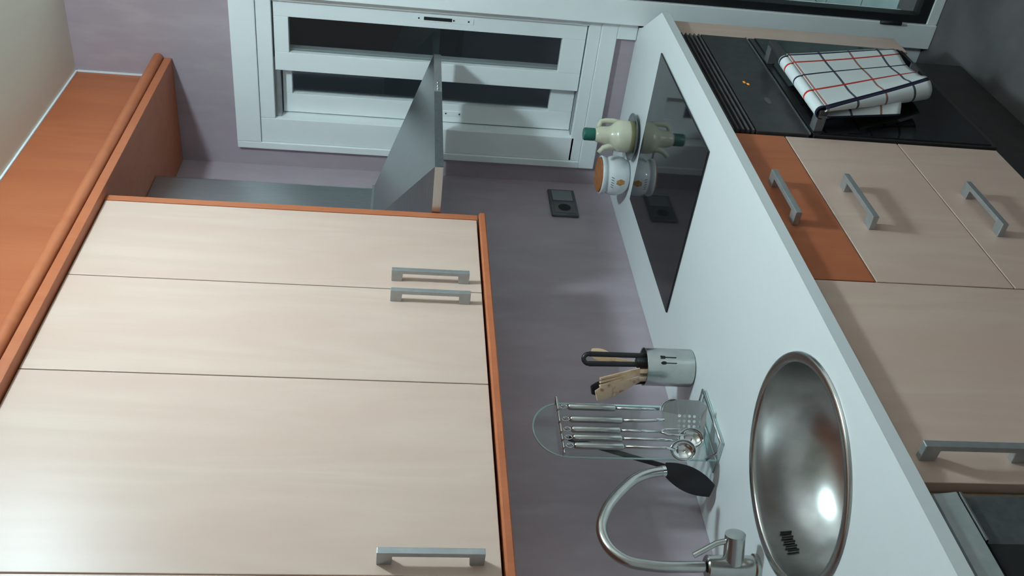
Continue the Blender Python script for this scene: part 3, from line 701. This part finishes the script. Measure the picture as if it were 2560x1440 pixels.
# ------------------------------------------------------------------ tea towel over the oven handle
def bil(c, s, t):
    a, b, d, e = [Vector(q) for q in c]     # TL, TR, BR, BL
    return (a*(1-s)+b*s)*(1-t)+(e*(1-s)+d*s)*t
bm = bmesh.new(); uvl = bm.loops.layers.uv.new('UVMap')
def sheet(fn, uvf, nu, nv):
    g = [[bm.verts.new(fn(i/nu, j/nv)) for i in range(nu+1)] for j in range(nv+1)]
    for j in range(nv):
        for i in range(nu):
            f = bm.faces.new((g[j][i], g[j][i+1], g[j+1][i+1], g[j+1][i])); f.smooth = True
            for l, (a, b) in zip(f.loops, ((i, j), (i+1, j), (i+1, j+1), (i, j+1))): l[uvl].uv = uvf(a/nu, b/nv)
TYF = HB_Y-.0165        # cloth just in front of the bar
cA = [(-.944, TYF, HB_Z), (-.632, TYF, HB_Z), (-.540, TYF, .310), (-.770, TYF, .318)]
def front(s, t):
    p = bil(cA, s, t); fold = max(0, .22-s)/.22
    p.y += .004*math.sin(s*9+t*3)*t-.004*t*(1-s)
    # left edge rolls forward and under, more so towards the hem
    p.y -= .016*t*math.sin(fold*math.pi*.5)**2
    return p
sheet(front, lambda s, t: (1-s, .06+t*.92), 28, 26)
# left edge rolled round to the back
def roll(s, t):
    e = front(0, t); r = .006+.026*t; a = math.pi*s
    return Vector((e.x-r*math.sin(a)*1.25, e.y+r*(1-math.cos(a))*.8, e.z))
sheet(roll, lambda s, t: (1.0+s*.28*(.25+t), .06+t*.92), 8, 26)
# over the bar
def over(s, t):
    a = math.pi*t; x = -.944+.304*s
    return Vector((x, HB_Y-.001-.0155*math.cos(a), HB_Z+.019*math.sin(a)**.8))
sheet(over, lambda s, t: (1-s, .06-t*.12), 28, 8)
# back layer, hanging between bar and door
TYB = HB_Y+.0145
cB = [(-.944, TYB, HB_Z), (-.632, TYB, HB_Z), (-.470, TYB+.006, .262), (-.74, TYB+.004, .285)]
sheet(lambda s, t: bil(cB, s, t)+Vector((0, .003*math.sin(s*11), 0)), lambda s, t: (.08+.86*(1-s), -.06-t*.9), 20, 16)
# folded inner layer showing at the near side
cC = [(-.944, HB_Y+.010, HB_Z-.014), (-.86, HB_Y+.008, HB_Z-.014), (-.815, TYB-.006, .400), (-.900, TYB-.002, .432)]
def inner(s, t):
    p = bil(cC, s, t); p.y -= .014*math.sin(math.pi*s)*t
    return p
sheet(inner, lambda s, t: (1.0-.42*s, .12+t*.62), 10, 16)
tw = obj('tea_towel', bm, 'towel', None, keep=True, loc=(-.74, HB_Y, HB_Z))
sd = tw.modifiers.new('thickness', 'SOLIDIFY'); sd.thickness = .0022; sd.offset = 0
tag(tw, 'white tea towel with red and navy checks hung over the oven handle', 'towel')

# ------------------------------------------------------------------ filler, drawer unit, sink unit, plinth, dishwasher
LY = -.727
tag(obj('filler_strip', B((-.258, -.69, .165), (-.362, LY, .8745), .001), 'maple', None, loc=(-.31, -.71, .165)), 'narrow maple filler strip between the oven and the balcony door', 'panel')
def base_carcass(x0, x1, z0=.165, z1=.8745):
    t = .018
    return boxes([((x0, -.02, z0), (x0-t, -.704, z1)), ((x1, -.02, z0), (x1+t, -.704, z1)), ((x0-t, -.02, z0), (x1+t, -.704, z0+t)), ((x0-t, -.02, z0+t), (x1+t, -.028, z1-.1))])
L0, L1, L2 = -.963, -1.550, -2.054
du = thing('drawer_unit', 'three-drawer base unit, reddish cherry top drawer over two maple drawers', 'drawers', ((L0+L1)/2, -.36, .165))
obj('body', base_carcass(L0-.001, L1+.001), 'carcass', du)
for (z0, z1, mt, hz) in ((.7365, .873, 'cherry', .838), (.4505, .7335, 'maple', .672), (.189, .4475, 'maple', .385)):
    d = obj('drawer_front', B((L0-.0015, -.7045, z0), (L1+.0015, LY, z1), .0012), mt, du)
    bow_handle(d, (-1.276, hz), .176, 'x', LY)
su = thing('sink_base_unit', 'maple base cabinet with one upright handle beneath the round sink', 'cabinet', ((L1+L2)/2, -.36, .165))
obj('body', base_carcass(L1-.001, L2+.001), 'carcass', su)
d = obj('door', B((L1-.0015, -.7045, .189), (L2+.0015, LY, .873), .0012), 'maple', su)
bow_handle(d, (-2.004, .762), .176, 'z', LY)
tag(obj('plinth', B((-.262, -.64, ZF+.0008), (-2.07, -.658, .164)), 'plinth_dark', None, loc=(-1.2, -.65, ZF)), 'dark recessed plinth under the base cabinets', 'plinth')
dw = thing('dishwasher', 'dark dishwasher with a silver control strip next to the sink cabinet', 'dishwasher', (-2.38, -.36, ZF))
obj('body', B((-2.084, -.03, ZF+.012), (-2.680, -.700, .868)), 'slate_panel', dw)
for x in (-2.14, -2.62):
    for y in (-.09, -.63): obj('foot', tube(bmesh.new(), [(x, y, ZF+.0005), (x, y, ZF+.0125)], .016, 14), 'rubber_black', dw)
bm = bmesh.new(); prism(bm, [(-.7005, .8705), (-.722, .8705), (-.735, .862), (-.741, .829), (-.738, .8265), (-.7005, .8265)], 'x', -2.082, -2.682); cs = obj('control_strip', bm, 'silver_strip', dw)
obj('door_edge', B((-2.0825, -.7005, .8215), (-2.168, -.742, .8255), .0006), 'chrome', dw)
dd = obj('door', B((-2.0825, -.7005, .06), (-2.682, -.735, .8205), .002), 'slate_panel', dw)
obj('handle_recess', B((-2.170, -.7365, .745), (-2.60, -.734, .8212), .0005), 'slot_dark', dd)
tag(obj('end_panel', B((L2-.0015, -.03, ZF+.0008), (-2.0785, -.708, .8745)), 'carcass', None, loc=(-2.066, -.37, 0)), 'brown side panel between the sink cabinet and the dishwasher', 'panel')
